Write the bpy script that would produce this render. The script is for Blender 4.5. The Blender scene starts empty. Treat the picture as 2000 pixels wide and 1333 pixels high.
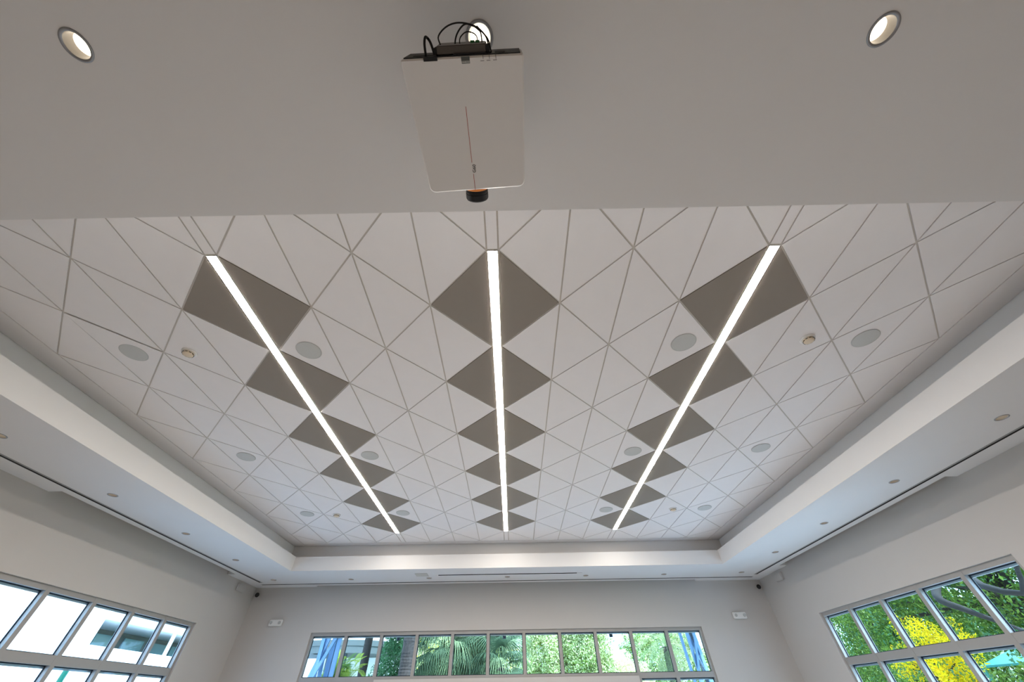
import bpy, bmesh, math, random
import numpy as np
from mathutils import Vector, Matrix, Euler

SC = bpy.context.scene
COL = SC.collection
random.seed(7)
RNG = np.random.default_rng(11)

# ------------------------------------------------------------------ camera
cam_d = bpy.data.cameras.new('camera')
cam = bpy.data.objects.new('camera', cam_d)
COL.objects.link(cam)
cam_d.sensor_fit = 'HORIZONTAL'
cam_d.sensor_width = 36.0
cam_d.lens = 690.1233 * 36.0 / 2000.0
cam_d.shift_x = 9.222 / 2000.0
cam_d.shift_y = 4.160 / 2000.0
cam_d.clip_start = 0.02
cam_d.clip_end = 400
YAW, PITCH, ROLL = 0.0028936, 0.8005589, 0.0157149
_R = Matrix.Rotation(YAW, 3, 'Z') @ Matrix.Rotation(PITCH, 3, 'X') @ Matrix.Rotation(ROLL, 3, 'Y')
_r, _f, _u = _R.col[0], _R.col[1], _R.col[2]
cam.matrix_world = Matrix(((_r[0], _u[0], -_f[0], 0.125185),
                           (_r[1], _u[1], -_f[1], -1.613559),
                           (_r[2], _u[2], -_f[2], 1.548),
                           (0, 0, 0, 1)))
SC.camera = cam

# ------------------------------------------------------------------ world, sun, exposure
LED_STRENGTH = 82.0
DOWN_STRENGTH = 4.0
w = bpy.data.worlds.new('sky'); SC.world = w
w.use_nodes = True
nt = w.node_tree
bg = nt.nodes['Background']
tc = nt.nodes.new('ShaderNodeTexCoord')
nz = nt.nodes.new('ShaderNodeTexNoise'); nz.inputs['Scale'].default_value = 2.5; nz.inputs['Detail'].default_value = 5
rp = nt.nodes.new('ShaderNodeValToRGB')
rp.color_ramp.elements[0].position = 0.38; rp.color_ramp.elements[0].color = (0.34, 0.60, 1.0, 1)
rp.color_ramp.elements[1].position = 0.60; rp.color_ramp.elements[1].color = (0.50, 0.75, 1.0, 1)
nt.links.new(tc.outputs['Generated'], nz.inputs['Vector'])
nt.links.new(nz.outputs['Fac'], rp.inputs['Fac'])
nt.links.new(rp.outputs['Color'], bg.inputs['Color'])
bg.inputs['Strength'].default_value = 7.0

sd = bpy.data.lights.new('sun', 'SUN'); sd.energy = 11.0; sd.angle = math.radians(3); sd.color = (0.82, 0.92, 1.0)
sun = bpy.data.objects.new('sun', sd); COL.objects.link(sun)
sun.rotation_euler = Vector((0.55, -0.42, 0.95)).to_track_quat('Z', 'Y').to_euler()
sun.location = (20, -15, 30)

SC.view_settings.view_transform = 'Standard'
SC.view_settings.look = 'None'
SC.view_settings.gamma = 1.0
SC.view_settings.use_curve_mapping = False
SC.view_settings.exposure = 0.0
SC.cycles.caustics_reflective = False
SC.cycles.caustics_refractive = False
SC.cycles.max_bounces = 8
SC.cycles.diffuse_bounces = 3
SC.cycles.use_light_tree = False

# ------------------------------------------------------------------ key dimensions (metres)
HC, ZS = 4.42, 3.833            # tiled ceiling, underside of soffit
XW, YW, YN = 6.676, 9.526, -2.21  # side walls, back wall, front wall
D, LW = 0.6096, 0.1057          # tile module, width of the linear lights
XF, YF, YFN = 5.075, 7.955, -0.617  # fascia
XC, YC, YCN = 5.335, 8.19, -0.87    # cove wall
ZF = HC - 0.294                 # top of the fascia upstand
ROOF = 4.75

# ------------------------------------------------------------------ helpers
def link(o, parent=None):
    COL.objects.link(o)
    if parent is not None:
        o.parent = parent
    return o

def tag(o, label=None, cat=None, group=None, kind=None):
    if label: o['label'] = label
    if cat: o['category'] = cat
    if group: o['group'] = group
    if kind: o['kind'] = kind
    return o

def empty(name, loc=(0, 0, 0), rz=0.0, parent=None):
    o = bpy.data.objects.new(name, None)
    o.empty_display_size = 0.1
    o.location = loc
    o.rotation_euler = (0, 0, rz)
    return link(o, parent)

def mesh_obj(name, bm, mat, parent=None, smooth=False, loc=None):
    me = bpy.data.meshes.new(name)
    bmesh.ops.recalc_face_normals(bm, faces=bm.faces[:])
    bm.to_mesh(me); bm.free()
    if isinstance(mat, (list, tuple)):
        for m in mat: me.materials.append(m)
    elif mat is not None:
        me.materials.append(mat)
    if smooth:
        for p in me.polygons: p.use_smooth = True
    o = bpy.data.objects.new(name, me)
    if loc is not None: o.location = loc
    return link(o, parent)

def inst(name, me, parent=None, loc=(0, 0, 0), rot=(0, 0, 0), scale=None):
    o = bpy.data.objects.new(name, me)
    o.location = loc; o.rotation_euler = rot
    if scale is not None: o.scale = (scale, scale, scale) if not hasattr(scale, '__len__') else scale
    return link(o, parent)

def box(bm, x0, x1, y0, y1, z0, z1, mi=0):
    v = [bm.verts.new(p) for p in ((x0, y0, z0), (x1, y0, z0), (x1, y1, z0), (x0, y1, z0),
                                   (x0, y0, z1), (x1, y0, z1), (x1, y1, z1), (x0, y1, z1))]
    for f in ((3, 2, 1, 0), (4, 5, 6, 7), (0, 1, 5, 4), (1, 2, 6, 5), (2, 3, 7, 6), (3, 0, 4, 7)):
        fc = bm.faces.new([v[i] for i in f]); fc.material_index = mi
    return v

def box_obj(name, b, mat, parent=None, bevel=0.0):
    bm = bmesh.new(); box(bm, *b)
    if bevel:
        bmesh.ops.bevel(bm, geom=bm.edges[:], offset=bevel, segments=2, affect='EDGES', profile=0.6)
    return mesh_obj(name, bm, mat, parent)

def prism(bm, poly, z0, z1, mi=0):
    a = [bm.verts.new((p[0], p[1], z0)) for p in poly]
    b = [bm.verts.new((p[0], p[1], z1)) for p in poly]
    n = len(poly)
    fs = [bm.faces.new(a[::-1]), bm.faces.new(b)]
    for i in range(n):
        fs.append(bm.faces.new((a[i], a[(i + 1) % n], b[(i + 1) % n], b[i])))
    for f in fs: f.material_index = mi
    return a, b

def lathe(bm, prof, n=32, axis='Z', c=(0, 0, 0), mi=0, cap0=False, cap1=False):
    """prof: list of (radius, height)"""
    rings = []
    for r, h in prof:
        ring = []
        for k in range(n):
            t = 2 * math.pi * k / n
            if axis == 'Z': p = (c[0] + r * math.cos(t), c[1] + r * math.sin(t), c[2] + h)
            elif axis == 'Y': p = (c[0] + r * math.cos(t), c[1] + h, c[2] + r * math.sin(t))
            else: p = (c[0] + h, c[1] + r * math.cos(t), c[2] + r * math.sin(t))
            ring.append(bm.verts.new(p))
        rings.append(ring)
    for a, b in zip(rings, rings[1:]):
        for k in range(n):
            f = bm.faces.new((a[k], a[(k + 1) % n], b[(k + 1) % n], b[k])); f.material_index = mi
    if cap0: bm.faces.new(rings[0][::-1]).material_index = mi
    if cap1: bm.faces.new(rings[-1]).material_index = mi

def tube(bm, pts, r, n=8, mi=0, taper=None):
    pts = [Vector(p) for p in pts]
    rings = []
    up = Vector((0, 0, 1))
    prev = None
    for i, p in enumerate(pts):
        t = (pts[min(i + 1, len(pts) - 1)] - pts[max(i - 1, 0)]).normalized()
        if prev is None:
            a = t.cross(up)
            if a.length < 1e-3: a = t.cross(Vector((1, 0, 0)))
            a.normalize()
        else:
            a = prev - t * prev.dot(t)
            a.normalize()
        prev = a
        b = t.cross(a)
        rr = r if taper is None else taper[i]
        rings.append([bm.verts.new(p + (a * math.cos(2 * math.pi * k / n) + b * math.sin(2 * math.pi * k / n)) * rr) for k in range(n)])
    for A, B in zip(rings, rings[1:]):
        for k in range(n):
            f = bm.faces.new((A[k], A[(k + 1) % n], B[(k + 1) % n], B[k])); f.material_index = mi
    bm.faces.new(rings[0][::-1]).material_index = mi
    bm.faces.new(rings[-1]).material_index = mi

def bezier(pts, n=24):
    """Catmull-Rom through points"""
    P = [Vector(p) for p in pts]
    P = [P[0] * 2 - P[1]] + P + [P[-1] * 2 - P[-2]]
    out = []
    seg = len(P) - 3
    for s in range(seg):
        p0, p1, p2, p3 = P[s:s + 4]
        m = max(2, n // seg)
        for k in range(m + (1 if s == seg - 1 else 0)):
            t = k / m
            out.append(0.5 * ((2 * p1) + (p2 - p0) * t + (2 * p0 - 5 * p1 + 4 * p2 - p3) * t * t + (3 * p1 - p0 - 3 * p2 + p3) * t ** 3))
    return out

def raw_mesh(name, verts, faces, mats, midx=None):
    me = bpy.data.meshes.new(name)
    me.from_pydata([tuple(v) for v in verts], [], [tuple(f) for f in faces])
    for m in (mats if isinstance(mats, (list, tuple)) else [mats]): me.materials.append(m)
    if midx is not None:
        me.polygons.foreach_set('material_index', np.asarray(midx, dtype=np.int32))
    me.update()
    return me

# ------------------------------------------------------------------ materials
def mat(name, col, rough=0.6, metal=0.0, noise=0.0, nscale=8.0, bump=0.0, bscale=60.0, emit=None, estr=0.0, spec=0.3):
    m = bpy.data.materials.new(name); m.use_nodes = True
    n = m.node_tree.nodes; l = m.node_tree.links
    b = n['Principled BSDF']
    b.inputs['Base Color'].default_value = (*col, 1)
    b.inputs['Roughness'].default_value = rough
    b.inputs['Metallic'].default_value = metal
    b.inputs['Specular IOR Level'].default_value = spec
    co = n.new('ShaderNodeTexCoord')
    if noise:
        t = n.new('ShaderNodeTexNoise'); t.inputs['Scale'].default_value = nscale; t.inputs['Detail'].default_value = 4
        l.new(co.outputs['Object'], t.inputs['Vector'])
        mr = n.new('ShaderNodeMapRange')
        mr.inputs['To Min'].default_value = 1 - noise; mr.inputs['To Max'].default_value = 1 + noise
        l.new(t.outputs['Fac'], mr.inputs['Value'])
        hv = n.new('ShaderNodeHueSaturation'); hv.inputs['Color'].default_value = (*col, 1)
        l.new(mr.outputs['Result'], hv.inputs['Value'])
        l.new(hv.outputs['Color'], b.inputs['Base Color'])
    if bump:
        t2 = n.new('ShaderNodeTexNoise'); t2.inputs['Scale'].default_value = bscale; t2.inputs['Detail'].default_value = 3
        l.new(co.outputs['Object'], t2.inputs['Vector'])
        bp = n.new('ShaderNodeBump'); bp.inputs['Strength'].default_value = bump; bp.inputs['Distance'].default_value = 0.004
        l.new(t2.outputs['Fac'], bp.inputs['Height'])
        l.new(bp.outputs['Normal'], b.inputs['Normal'])
    if emit is not None:
        b.inputs['Emission Color'].default_value = (*emit, 1)
        b.inputs['Emission Strength'].default_value = estr
    return m

M = {}
M['wall'] = mat('wall_paint', (0.56, 0.53, 0.503), 0.75, noise=0.012, nscale=3, bump=0.05, bscale=220)
M['front_wall'] = mat('front_wall_dark', (0.30, 0.25, 0.21), 0.6, noise=0.1, nscale=3)  # unseen wall, made dark to cut light bounced onto the near soffit
M['soffit'] = mat('soffit_paint', (0.77, 0.76, 0.755), 0.8, noise=0.01, nscale=3, bump=0.04, bscale=220)
M['panel'] = mat('acoustic_panel_white', (0.88, 0.85, 0.845), 0.85, noise=0.018, nscale=5, bump=0.12, bscale=260)
M['dark_panel'] = mat('acoustic_panel_taupe', (0.295, 0.26, 0.225), 0.85, noise=0.03, nscale=5, bump=0.12, bscale=260)
M['grid'] = mat('grid_metal_white', (0.66, 0.62, 0.57), 0.6)
M['floor'] = mat('floor_carpet', (0.50, 0.475, 0.455), 0.9, noise=0.06, nscale=12, bump=0.2, bscale=120)
M['frame'] = mat('window_frame_aluminium', (0.37, 0.355, 0.34), 0.45, 0.15, noise=0.02)
M['gasket'] = mat('gasket_rubber', (0.012, 0.03, 0.055), 0.5)
M['ext_frame'] = mat('frame_outer_face', (0.62, 0.72, 0.80), 0.4, 0.1)
M['white_plastic'] = mat('white_plastic', (0.80, 0.79, 0.77), 0.45)
M['cream_plastic'] = mat('cream_plastic', (0.74, 0.62, 0.47), 0.5)
M['grille'] = mat('speaker_grille', (0.60, 0.605, 0.585), 0.7, noise=0.05, nscale=160, bump=0.5, bscale=420)
M['grille_rim'] = mat('speaker_rim', (0.54, 0.54, 0.53), 0.6)
M['black'] = mat('black_plastic', (0.007, 0.007, 0.008), 0.55)
M['dark'] = mat('dark_slot', (0.05, 0.05, 0.05), 0.7)
M['slot_mid'] = mat('slot_blade', (0.30, 0.30, 0.30), 0.5)
M['trim_metal'] = mat('downlight_trim', (0.33, 0.34, 0.36), 0.4, 0.5)
M['reflector'] = mat('downlight_reflector', (0.22, 0.205, 0.19), 0.3, 0.0)
M['casing'] = mat('projector_casing', (0.70, 0.68, 0.66), 0.4, noise=0.01)
M['casing_rear'] = mat('projector_rear', (0.006, 0.006, 0.007), 0.5)
M['orange'] = mat('orange_ring', (0.85, 0.28, 0.06), 0.4)
M['lens_glass'] = mat('lens_front', (0.02, 0.02, 0.03), 0.05, spec=0.8)
M['red'] = mat('red_print', (0.42, 0.10, 0.08), 0.5)
M['print'] = mat('dark_print', (0.06, 0.06, 0.06), 0.5)
M['print_grey'] = mat('grey_print', (0.30, 0.29, 0.28), 0.5)
M['print_white'] = mat('white_print', (0.62, 0.62, 0.60), 0.5)
M['label_dark'] = mat('label_plate', (0.07, 0.075, 0.07), 0.4)
M['label_grey'] = mat('label_plate_grey', (0.20, 0.21, 0.20), 0.4)
M['zinc'] = mat('zinc_box', (0.075, 0.066, 0.058), 0.45, 0.3)
M['green_plug'] = mat('green_connector', (0.03, 0.16, 0.06), 0.5)
M['steel'] = mat('steel', (0.5, 0.5, 0.5), 0.35, 0.9)
M['beige'] = mat('access_panel', (0.60, 0.58, 0.53), 0.6)
M['led'] = mat('led_diffuser', (0.9, 0.9, 0.9), 0.5, emit=(1.0, 0.92, 0.83), estr=LED_STRENGTH)
M['lamp'] = mat('downlight_lens', (0.9, 0.85, 0.75), 0.5, emit=(1.0, 0.86, 0.66), estr=DOWN_STRENGTH)

def glass_mat():
    m = bpy.data.materials.new('window_glass'); m.use_nodes = True
    n = m.node_tree.nodes; l = m.node_tree.links
    n.remove(n['Principled BSDF'])
    t = n.new('ShaderNodeBsdfTransparent'); t.inputs['Color'].default_value = (0.90, 0.95, 0.97, 1)
    g = n.new('ShaderNodeBsdfGlossy'); g.inputs['Roughness'].default_value = 0.02
    fr = n.new('ShaderNodeLayerWeight'); fr.inputs['Blend'].default_value = 0.5
    pw = n.new('ShaderNodeMath'); pw.operation = 'POWER'; pw.inputs[1].default_value = 5.0
    ma = n.new('ShaderNodeMath'); ma.operation = 'MULTIPLY_ADD'; ma.inputs[1].default_value = 0.6; ma.inputs[2].default_value = 0.025
    mx = n.new('ShaderNodeMixShader')
    l.new(fr.outputs['Facing'], pw.inputs[0]); l.new(pw.outputs[0], ma.inputs[0]); l.new(ma.outputs[0], mx.inputs['Fac'])
    l.new(t.outputs[0], mx.inputs[1]); l.new(g.outputs[0], mx.inputs[2])
    l.new(mx.outputs[0], n['Material Output'].inputs['Surface'])
    return m
M['glass'] = glass_mat()

def leaf_mat(name, col, trans=0.35, var=0.25):
    m = bpy.data.materials.new(name); m.use_nodes = True
    n = m.node_tree.nodes; l = m.node_tree.links
    n.remove(n['Principled BSDF'])
    geo = n.new('ShaderNodeNewGeometry')
    t = n.new('ShaderNodeTexNoise'); t.inputs['Scale'].default_value = 3.0; t.inputs['Detail'].default_value = 3
    l.new(geo.outputs['Position'], t.inputs['Vector'])
    mr = n.new('ShaderNodeMapRange'); mr.inputs['From Min'].default_value = 0.3; mr.inputs['From Max'].default_value = 0.7
    mr.inputs['To Min'].default_value = 1 - var; mr.inputs['To Max'].default_value = 1 + var
    l.new(t.outputs['Fac'], mr.inputs['Value'])
    hv = n.new('ShaderNodeHueSaturation'); hv.inputs['Color'].default_value = (*col, 1)
    l.new(mr.outputs['Result'], hv.inputs['Value'])
    d = n.new('ShaderNodeBsdfDiffuse'); tr = n.new('ShaderNodeBsdfTranslucent')
    l.new(hv.outputs['Color'], d.inputs['Color']); l.new(hv.outputs['Color'], tr.inputs['Color'])
    mx = n.new('ShaderNodeMixShader'); mx.inputs['Fac'].default_value = trans
    l.new(d.outputs[0], mx.inputs[1]); l.new(tr.outputs[0], mx.inputs[2])
    l.new(mx.outputs[0], n['Material Output'].inputs['Surface'])
    return m

L = {
 'oak': leaf_mat('leaf_oak', (0.07, 0.13, 0.022)), 'oak2': leaf_mat('leaf_oak_light', (0.19, 0.28, 0.05)),
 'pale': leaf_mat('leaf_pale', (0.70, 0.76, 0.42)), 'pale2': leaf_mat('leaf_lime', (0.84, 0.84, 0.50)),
 'ficus': leaf_mat('leaf_ficus', (0.05, 0.14, 0.06)), 'ficus2': leaf_mat('leaf_ficus_light', (0.11, 0.23, 0.11)),
 'sabal': leaf_mat('leaf_sabal', (0.13, 0.20, 0.115)), 'sabal2': leaf_mat('leaf_sabal_light', (0.33, 0.42, 0.22)),
 'date': leaf_mat('leaf_date', (0.26, 0.36, 0.17)), 'date2': leaf_mat('leaf_date_dry', (0.50, 0.50, 0.28)),
 'areca': leaf_mat('leaf_areca', (0.30, 0.40, 0.06)), 'areca2': leaf_mat('leaf_areca_dark', (0.13, 0.24, 0.06)),
 'yellow': leaf_mat('blossom_yellow', (0.95, 0.72, 0.02), 0.45, 0.12), 'yellow2': leaf_mat('blossom_gold', (0.95, 0.58, 0.02), 0.45, 0.12),
}
M['bark'] = mat('bark', (0.03, 0.026, 0.022), 0.95, noise=0.4, nscale=9, bump=0.9, bscale=14)
M['palm_bark'] = mat('palm_bark', (0.078, 0.064, 0.056), 0.95, noise=0.4, nscale=14, bump=0.9, bscale=18)
M['white_wall'] = mat('stucco_white', (0.88, 0.88, 0.86), 0.8, noise=0.02)
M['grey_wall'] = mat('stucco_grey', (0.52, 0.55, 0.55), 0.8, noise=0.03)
M['shade_wall'] = mat('stucco_shaded', (0.20, 0.21, 0.20), 0.8, noise=0.1)  # balcony back wall, its shade is put into the colour
M['villa_grey'] = mat('concrete_grey', (0.085, 0.10, 0.098), 0.8, noise=0.1)
M['teal_glass'] = mat('teal_glazing', (0.24, 0.42, 0.44), 0.15, spec=0.6, noise=0.25, nscale=1.2)
M['teal'] = mat('teal_paint', (0.06, 0.30, 0.27), 0.5)
M['green_pipe'] = mat('green_pipe', (0.004, 0.10, 0.065), 0.5)
M['blue_steel'] = mat('blue_grey_steel', (0.24, 0.40, 0.62), 0.45, 0.2, noise=0.1, nscale=3)
M['dark_steel'] = mat('dark_steel', (0.04, 0.06, 0.08), 0.5, 0.2)
M['canopy'] = mat('canopy_paint', (0.55, 0.62, 0.68), 0.6)
M['ground'] = mat('ground_paving', (0.56, 0.59, 0.62), 0.9, noise=0.1, nscale=1.0)
M['lawn'] = mat('lawn', (0.14, 0.24, 0.07), 0.95, noise=0.2, nscale=2.0)

# ================================================================== STRUCTURE
# ---- floor
tag(box_obj('floor', (-XW - 0.25, XW + 0.25, YN - 0.25, YW + 0.25, -0.2, 0.0), M['floor']), kind='structure')
# ---- unseen slab above everything, added to block sky leaks and shade windows
tag(box_obj('light_block_roof', (-XW - 1.3, XW + 1.3, YN - 1.0, YW + 1.3, ROOF, ROOF + 0.2), M['soffit']), kind='structure')

# ---- walls with openings
WT = 0.135
WIN_Z0, WIN_Z1 = 0.15, 2.88
WY0, WY1 = 3.695, 7.895          # side windows
BX0, BX1 = -4.86, 4.76           # back window
PITCH_B = (BX1 - BX0) / 11.0
BXL, BXR = BX0 + 2 * PITCH_B, BX1 - 2 * PITCH_B
BZ = 2.02                        # sill of the middle part of the back window
for side, s in (('left', -1), ('right', 1)):
    bm = bmesh.new()
    x0, x1 = sorted((s * XW, s * (XW + WT)))
    box(bm, x0, x1, YN - WT, WY0, 0, ROOF)
    box(bm, x0, x1, WY1, YW + WT, 0, ROOF)
    box(bm, x0, x1, WY0, WY1, WIN_Z1, ROOF)
    box(bm, x0, x1, WY0, WY1, 0, WIN_Z0)
    tag(mesh_obj('wall_' + side, bm, M['wall']), kind='structure')
bm = bmesh.new()
box(bm, -XW, BX0, YW, YW + WT, 0, ROOF)
box(bm, BX1, XW, YW, YW + WT, 0, ROOF)
box(bm, BX0, BX1, YW, YW + WT, WIN_Z1, ROOF)
box(bm, BXL + 0.02, BXR - 0.02, YW, YW + WT, 0, BZ)
box(bm, BX0, BXL + 0.02, YW, YW + WT, 0, WIN_Z0)
box(bm, BXR - 0.02, BX1, YW, YW + WT, 0, WIN_Z0)
tag(mesh_obj('wall_back', bm, M['wall']), kind='structure')
tag(box_obj('wall_front', (-XW, XW, YN - WT, YN, 0, ROOF), M['front_wall']), kind='structure')

# ---- soffit: underside sheet with holes, fascia upstand, cove walls, pockets
DOWN = [(-1.965, -1.485), (0.012, -1.485), (1.985, -1.485)]
DOWN += [(-5.853, y) for y in (1.965, 3.64, 5.335, 7.005, 8.73)]
DOWN += [(5.857, y) for y in (1.955, 3.63, 5.345, 7.08, 8.73)]
DOWN += [(x, 8.80) for x in (-3.93, -1.965, 0.005, 1.977, 3.94)]
R_IN, R_OUT = 0.054, 0.068
SLOTS = [  # (x0,x1,y0,y1)
    (-6.335, -6.255, -1.55, 8.985), (6.270, 6.350, -1.55, 8.96), (-6.39, 6.36, 9.160, 9.236)]
POCKETS = [(-XW, -6.477, 3.48, 8.13), (6.497, XW, 3.49, 8.15), (-5.07, 4.98, 9.385, YW)]
SCREEN = (-1.70, 1.725, 8.505, 8.575)
bm = bmesh.new()
def loop(pts):
    vs = [bm.verts.new((p[0], p[1], ZS)) for p in pts]
    return [bm.edges.new((vs[i], vs[(i + 1) % len(vs)])) for i in range(len(vs))]
edges = []
# outer boundary follows the walls and steps around the pockets
edges += loop([(-XW, YN), (XW, YN), (XW, 3.49), (6.497, 3.49), (6.497, 8.15), (XW, 8.15), (XW, YW),
               (4.98, YW), (4.98, 9.385), (-5.07, 9.385), (-5.07, YW), (-XW, YW), (-XW, 8.13), (-6.477, 8.13), (-6.477, 3.48), (-XW, 3.48)])
edges += loop([(-XF, YFN), (XF, YFN), (XF, YF), (-XF, YF)])
for a in SLOTS + [SCREEN]:
    edges += loop([(a[0], a[2]), (a[1], a[2]), (a[1], a[3]), (a[0], a[3])])
for cx, cy in DOWN:
    edges += loop([(cx + 0.060 * math.cos(2 * math.pi * k / 24), cy + 0.060 * math.sin(2 * math.pi * k / 24)) for k in range(24)])
bmesh.ops.triangle_fill(bm, use_beauty=True, use_dissolve=False, edges=edges, normal=(0, 0, -1))
# pockets: inner side, ends and lid
for x0, x1, y0, y1 in POCKETS:
    zt = ZS + 0.60
    def quad(*p):
        bm.faces.new([bm.verts.new(q) for q in p])
    quad((x0, y0, zt), (x1, y0, zt), (x1, y1, zt), (x0, y1, zt))
    if y1 < YW:
        xi = x1 if x0 < 0 else x0
        quad((xi, y0, ZS), (xi, y1, ZS), (xi, y1, zt), (xi, y0, zt))
        quad((x0, y0, ZS), (x1, y0, ZS), (x1, y0, zt), (x0, y0, zt))
        quad((x0, y1, ZS), (x1, y1, ZS), (x1, y1, zt), (x0, y1, zt))
    else:
        quad((x0, y0, ZS), (x1, y0, ZS), (x1, y0, zt), (x0, y0, zt))
        quad((x0, y0, ZS), (x0, y1, ZS), (x0, y1, zt), (x0, y0, zt))
        quad((x1, y0, ZS), (x1, y1, ZS), (x1, y1, zt), (x1, y0, zt))
soffit = tag(mesh_obj('soffit', bm, M['soffit']), kind='structure')
def ring_boxes(bm, xi, yi0, yi1, xo, yo0, yo1, z0, z1):
    box(bm, -xo, -xi, yo0, yo1, z0, z1); box(bm, xi, xo, yo0, yo1, z0, z1)
    box(bm, -xi, xi, yi1, yo1, z0, z1); box(bm, -xi, xi, yo0, yi0, z0, z1)
bm = bmesh.new()
ring_boxes(bm, XF, YFN, YF, XF + 0.06, YFN - 0.06, YF + 0.06, ZS + 0.0008, ZF)
fascia = mesh_obj('fascia', bm, M['soffit'], soffit)
bm = bmesh.new()
ring_boxes(bm, XF + 0.06, YFN - 0.06, YF + 0.06, XC + 0.03, YCN - 0.03, YC + 0.03, ZS + 0.10, ZS + 0.14)
mesh_obj('cove_ledge', bm, M['soffit'], soffit)
bm = bmesh.new()
ring_boxes(bm, XC, YCN, YC, XC + 0.03, YCN - 0.03, YC + 0.03, ZS + 0.14, HC + 0.05)
mesh_obj('cove_wall', bm, M['soffit'], soffit)

# ---- ceiling: backing grid, triangular panels one by one, light slots left open
PY0, PY1 = -0.68, 7.985
bm = bmesh.new()
box(bm, -XC - 0.03, XC + 0.03, YCN - 0.03, YC + 0.03, HC + 0.010, HC + 0.05)
ceiling = tag(mesh_obj('ceiling', bm, M['grid']), kind='structure')
GAP, TH = 0.015, 0.009
def inset(poly, g):
    n = len(poly); out = []
    for i in range(n):
        p0, p1, p2 = (Vector(poly[(i + k - 1) % n]) for k in range(3))
        e1 = (p1 - p0).normalized(); e2 = (p2 - p1).normalized()
        n1 = Vector((-e1.y, e1.x)); n2 = Vector((-e2.y, e2.x))
        k = 1 + n1.dot(n2)
        out.append(p1 + (n1 + n2) * (g / k))
    return out
def clip_y(poly, y0, y1):
    for sgn, lim in ((1, y0), (-1, -y1)):
        out = []
        for i in range(len(poly)):
            a, b = poly[i], poly[(i + 1) % len(poly)]
            fa, fb = sgn * a[1] - lim, sgn * b[1] - lim
            if fa >= 0: out.append(a)
            if fa * fb < 0:
                t = fa / (fa - fb); out.append((a[0] + (b[0] - a[0]) * t, a[1] + (b[1] - a[1]) * t))
        poly = out
        if len(poly) < 3: return []
    return poly
def ccw(p):
    A = sum(p[i][0] * p[(i + 1) % len(p)][1] - p[(i + 1) % len(p)][0] * p[i][1] for i in range(len(p)))
    return p if A > 0 else p[::-1]
def panel_mesh(name, poly, m):
    b = bmesh.new()
    q = inset(ccw([tuple(p) for p in poly]), GAP / 2)
    lo = [b.verts.new((p.x, p.y, 0)) for p in q]
    hi = [b.verts.new((p.x, p.y, TH)) for p in q]
    b.faces.new(lo[::-1])
    for i in range(len(q)):
        b.faces.new((lo[i], lo[(i + 1) % len(q)], hi[(i + 1) % len(q)], hi[i]))
    me = bpy.data.meshes.new(name); b.to_mesh(me); b.free(); me.materials.append(m)
    return me
shared = {}
for i in range(-8, 8):
    sec = (i + 8) // 4
    off = (-1.5, -0.5, 0.5, 1.5)[sec] * LW
    xl, xr = i * D + off, (i + 1) * D + off
    for j in range(-3, 15):
        base_left = (j - i) % 2 == 0
        dark = 0 <= j <= 10 and ((base_left and i in (-4, 0, 4)) or (not base_left and i in (-5, -1, 3)))
        tri = [(0, -D), (D, 0), (0, D)] if base_left else [(D, -D), (D, D), (0, 0)]
        cy = (j + 1) * D
        cl = clip_y([(p[0], p[1] + cy) for p in tri], PY0, PY1)
        if len(cl) < 3 or max(p[1] for p in cl) - min(p[1] for p in cl) < 0.06: continue
        m = M['dark_panel'] if dark else M['panel']
        nm = 'dark_panel' if dark else 'ceiling_panel'
        full = cy - D >= PY0 and cy + D <= PY1
        if full:
            key = (base_left, dark)
            if key not in shared: shared[key] = panel_mesh(nm, tri, m)
            me, loc = shared[key], (xl, cy, HC)
        else:
            me, loc = panel_mesh(nm, cl, m), (xl, 0, HC)
        rot = (0, 0, 0)
        if i == -7 and j == 1 and base_left:      # one panel that sags a little
            rot = (math.radians(0.5), math.radians(0.35), 0); loc = (xl, cy, HC - 0.003)
        o = inst(nm, me, ceiling, loc, rot)
        if dark: o['label'] = 'taupe triangular acoustic panel beside a linear light'
for k in (-1, 0, 1):                              # blank strips continuing the lights to the border
    xc = k * (4 * D + LW)
    for ya, yb in ((PY0, -0.004), (12 * D + 0.004, PY1)):
        inst('filler_strip', panel_mesh('filler_strip', [(xc - LW / 2, ya), (xc + LW / 2, ya), (xc + LW / 2, yb), (xc - LW / 2, yb)], M['panel']), ceiling, (0, 0, HC))
XE = 8 * D + 1.5 * LW
for (x0, x1, y0, y1) in ((-XC, -XE, YCN, YC), (XE, XC, YCN, YC), (-XE, XE, PY1, YC), (-XE, XE, YCN, PY0)):
    inst('border_panel', panel_mesh('border_panel', [(x0, y0), (x1, y0), (x1, y1), (x0, y1)], M['panel']), ceiling, (0, 0, HC))

# ---- windows
def window(name, origin, ux, out, spans, rows, label=None):
    """origin: point on the inner wall face; ux: unit along the wall; out: unit to the outside.
    spans: list of vertical line positions (frame axes); rows: per bay list of (z0,z1) glass cells"""
    root = empty(name, (0, 0, 0)); tag(root, kind='structure')
    O, U, N = Vector(origin), Vector(ux), Vector(out)
    R, DEP, G = 0.035, 0.088, 0.108
    def bx(a0, a1, d0, d1, z0, z1, nm, m, parent):
        b = bmesh.new()
        vs = box(b, 0, 1, 0, 1, 0, 1)
        for v in b.verts:
            a = a0 + (a1 - a0) * v.co.x; d = d0 + (d1 - d0) * v.co.y; z = z0 + (z1 - z0) * v.co.z
            p = O + U * a + N * d; v.co = (p.x, p.y, z)
        return mesh_obj(nm, b, m, parent)
    return root, bx, R, DEP, G

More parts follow.
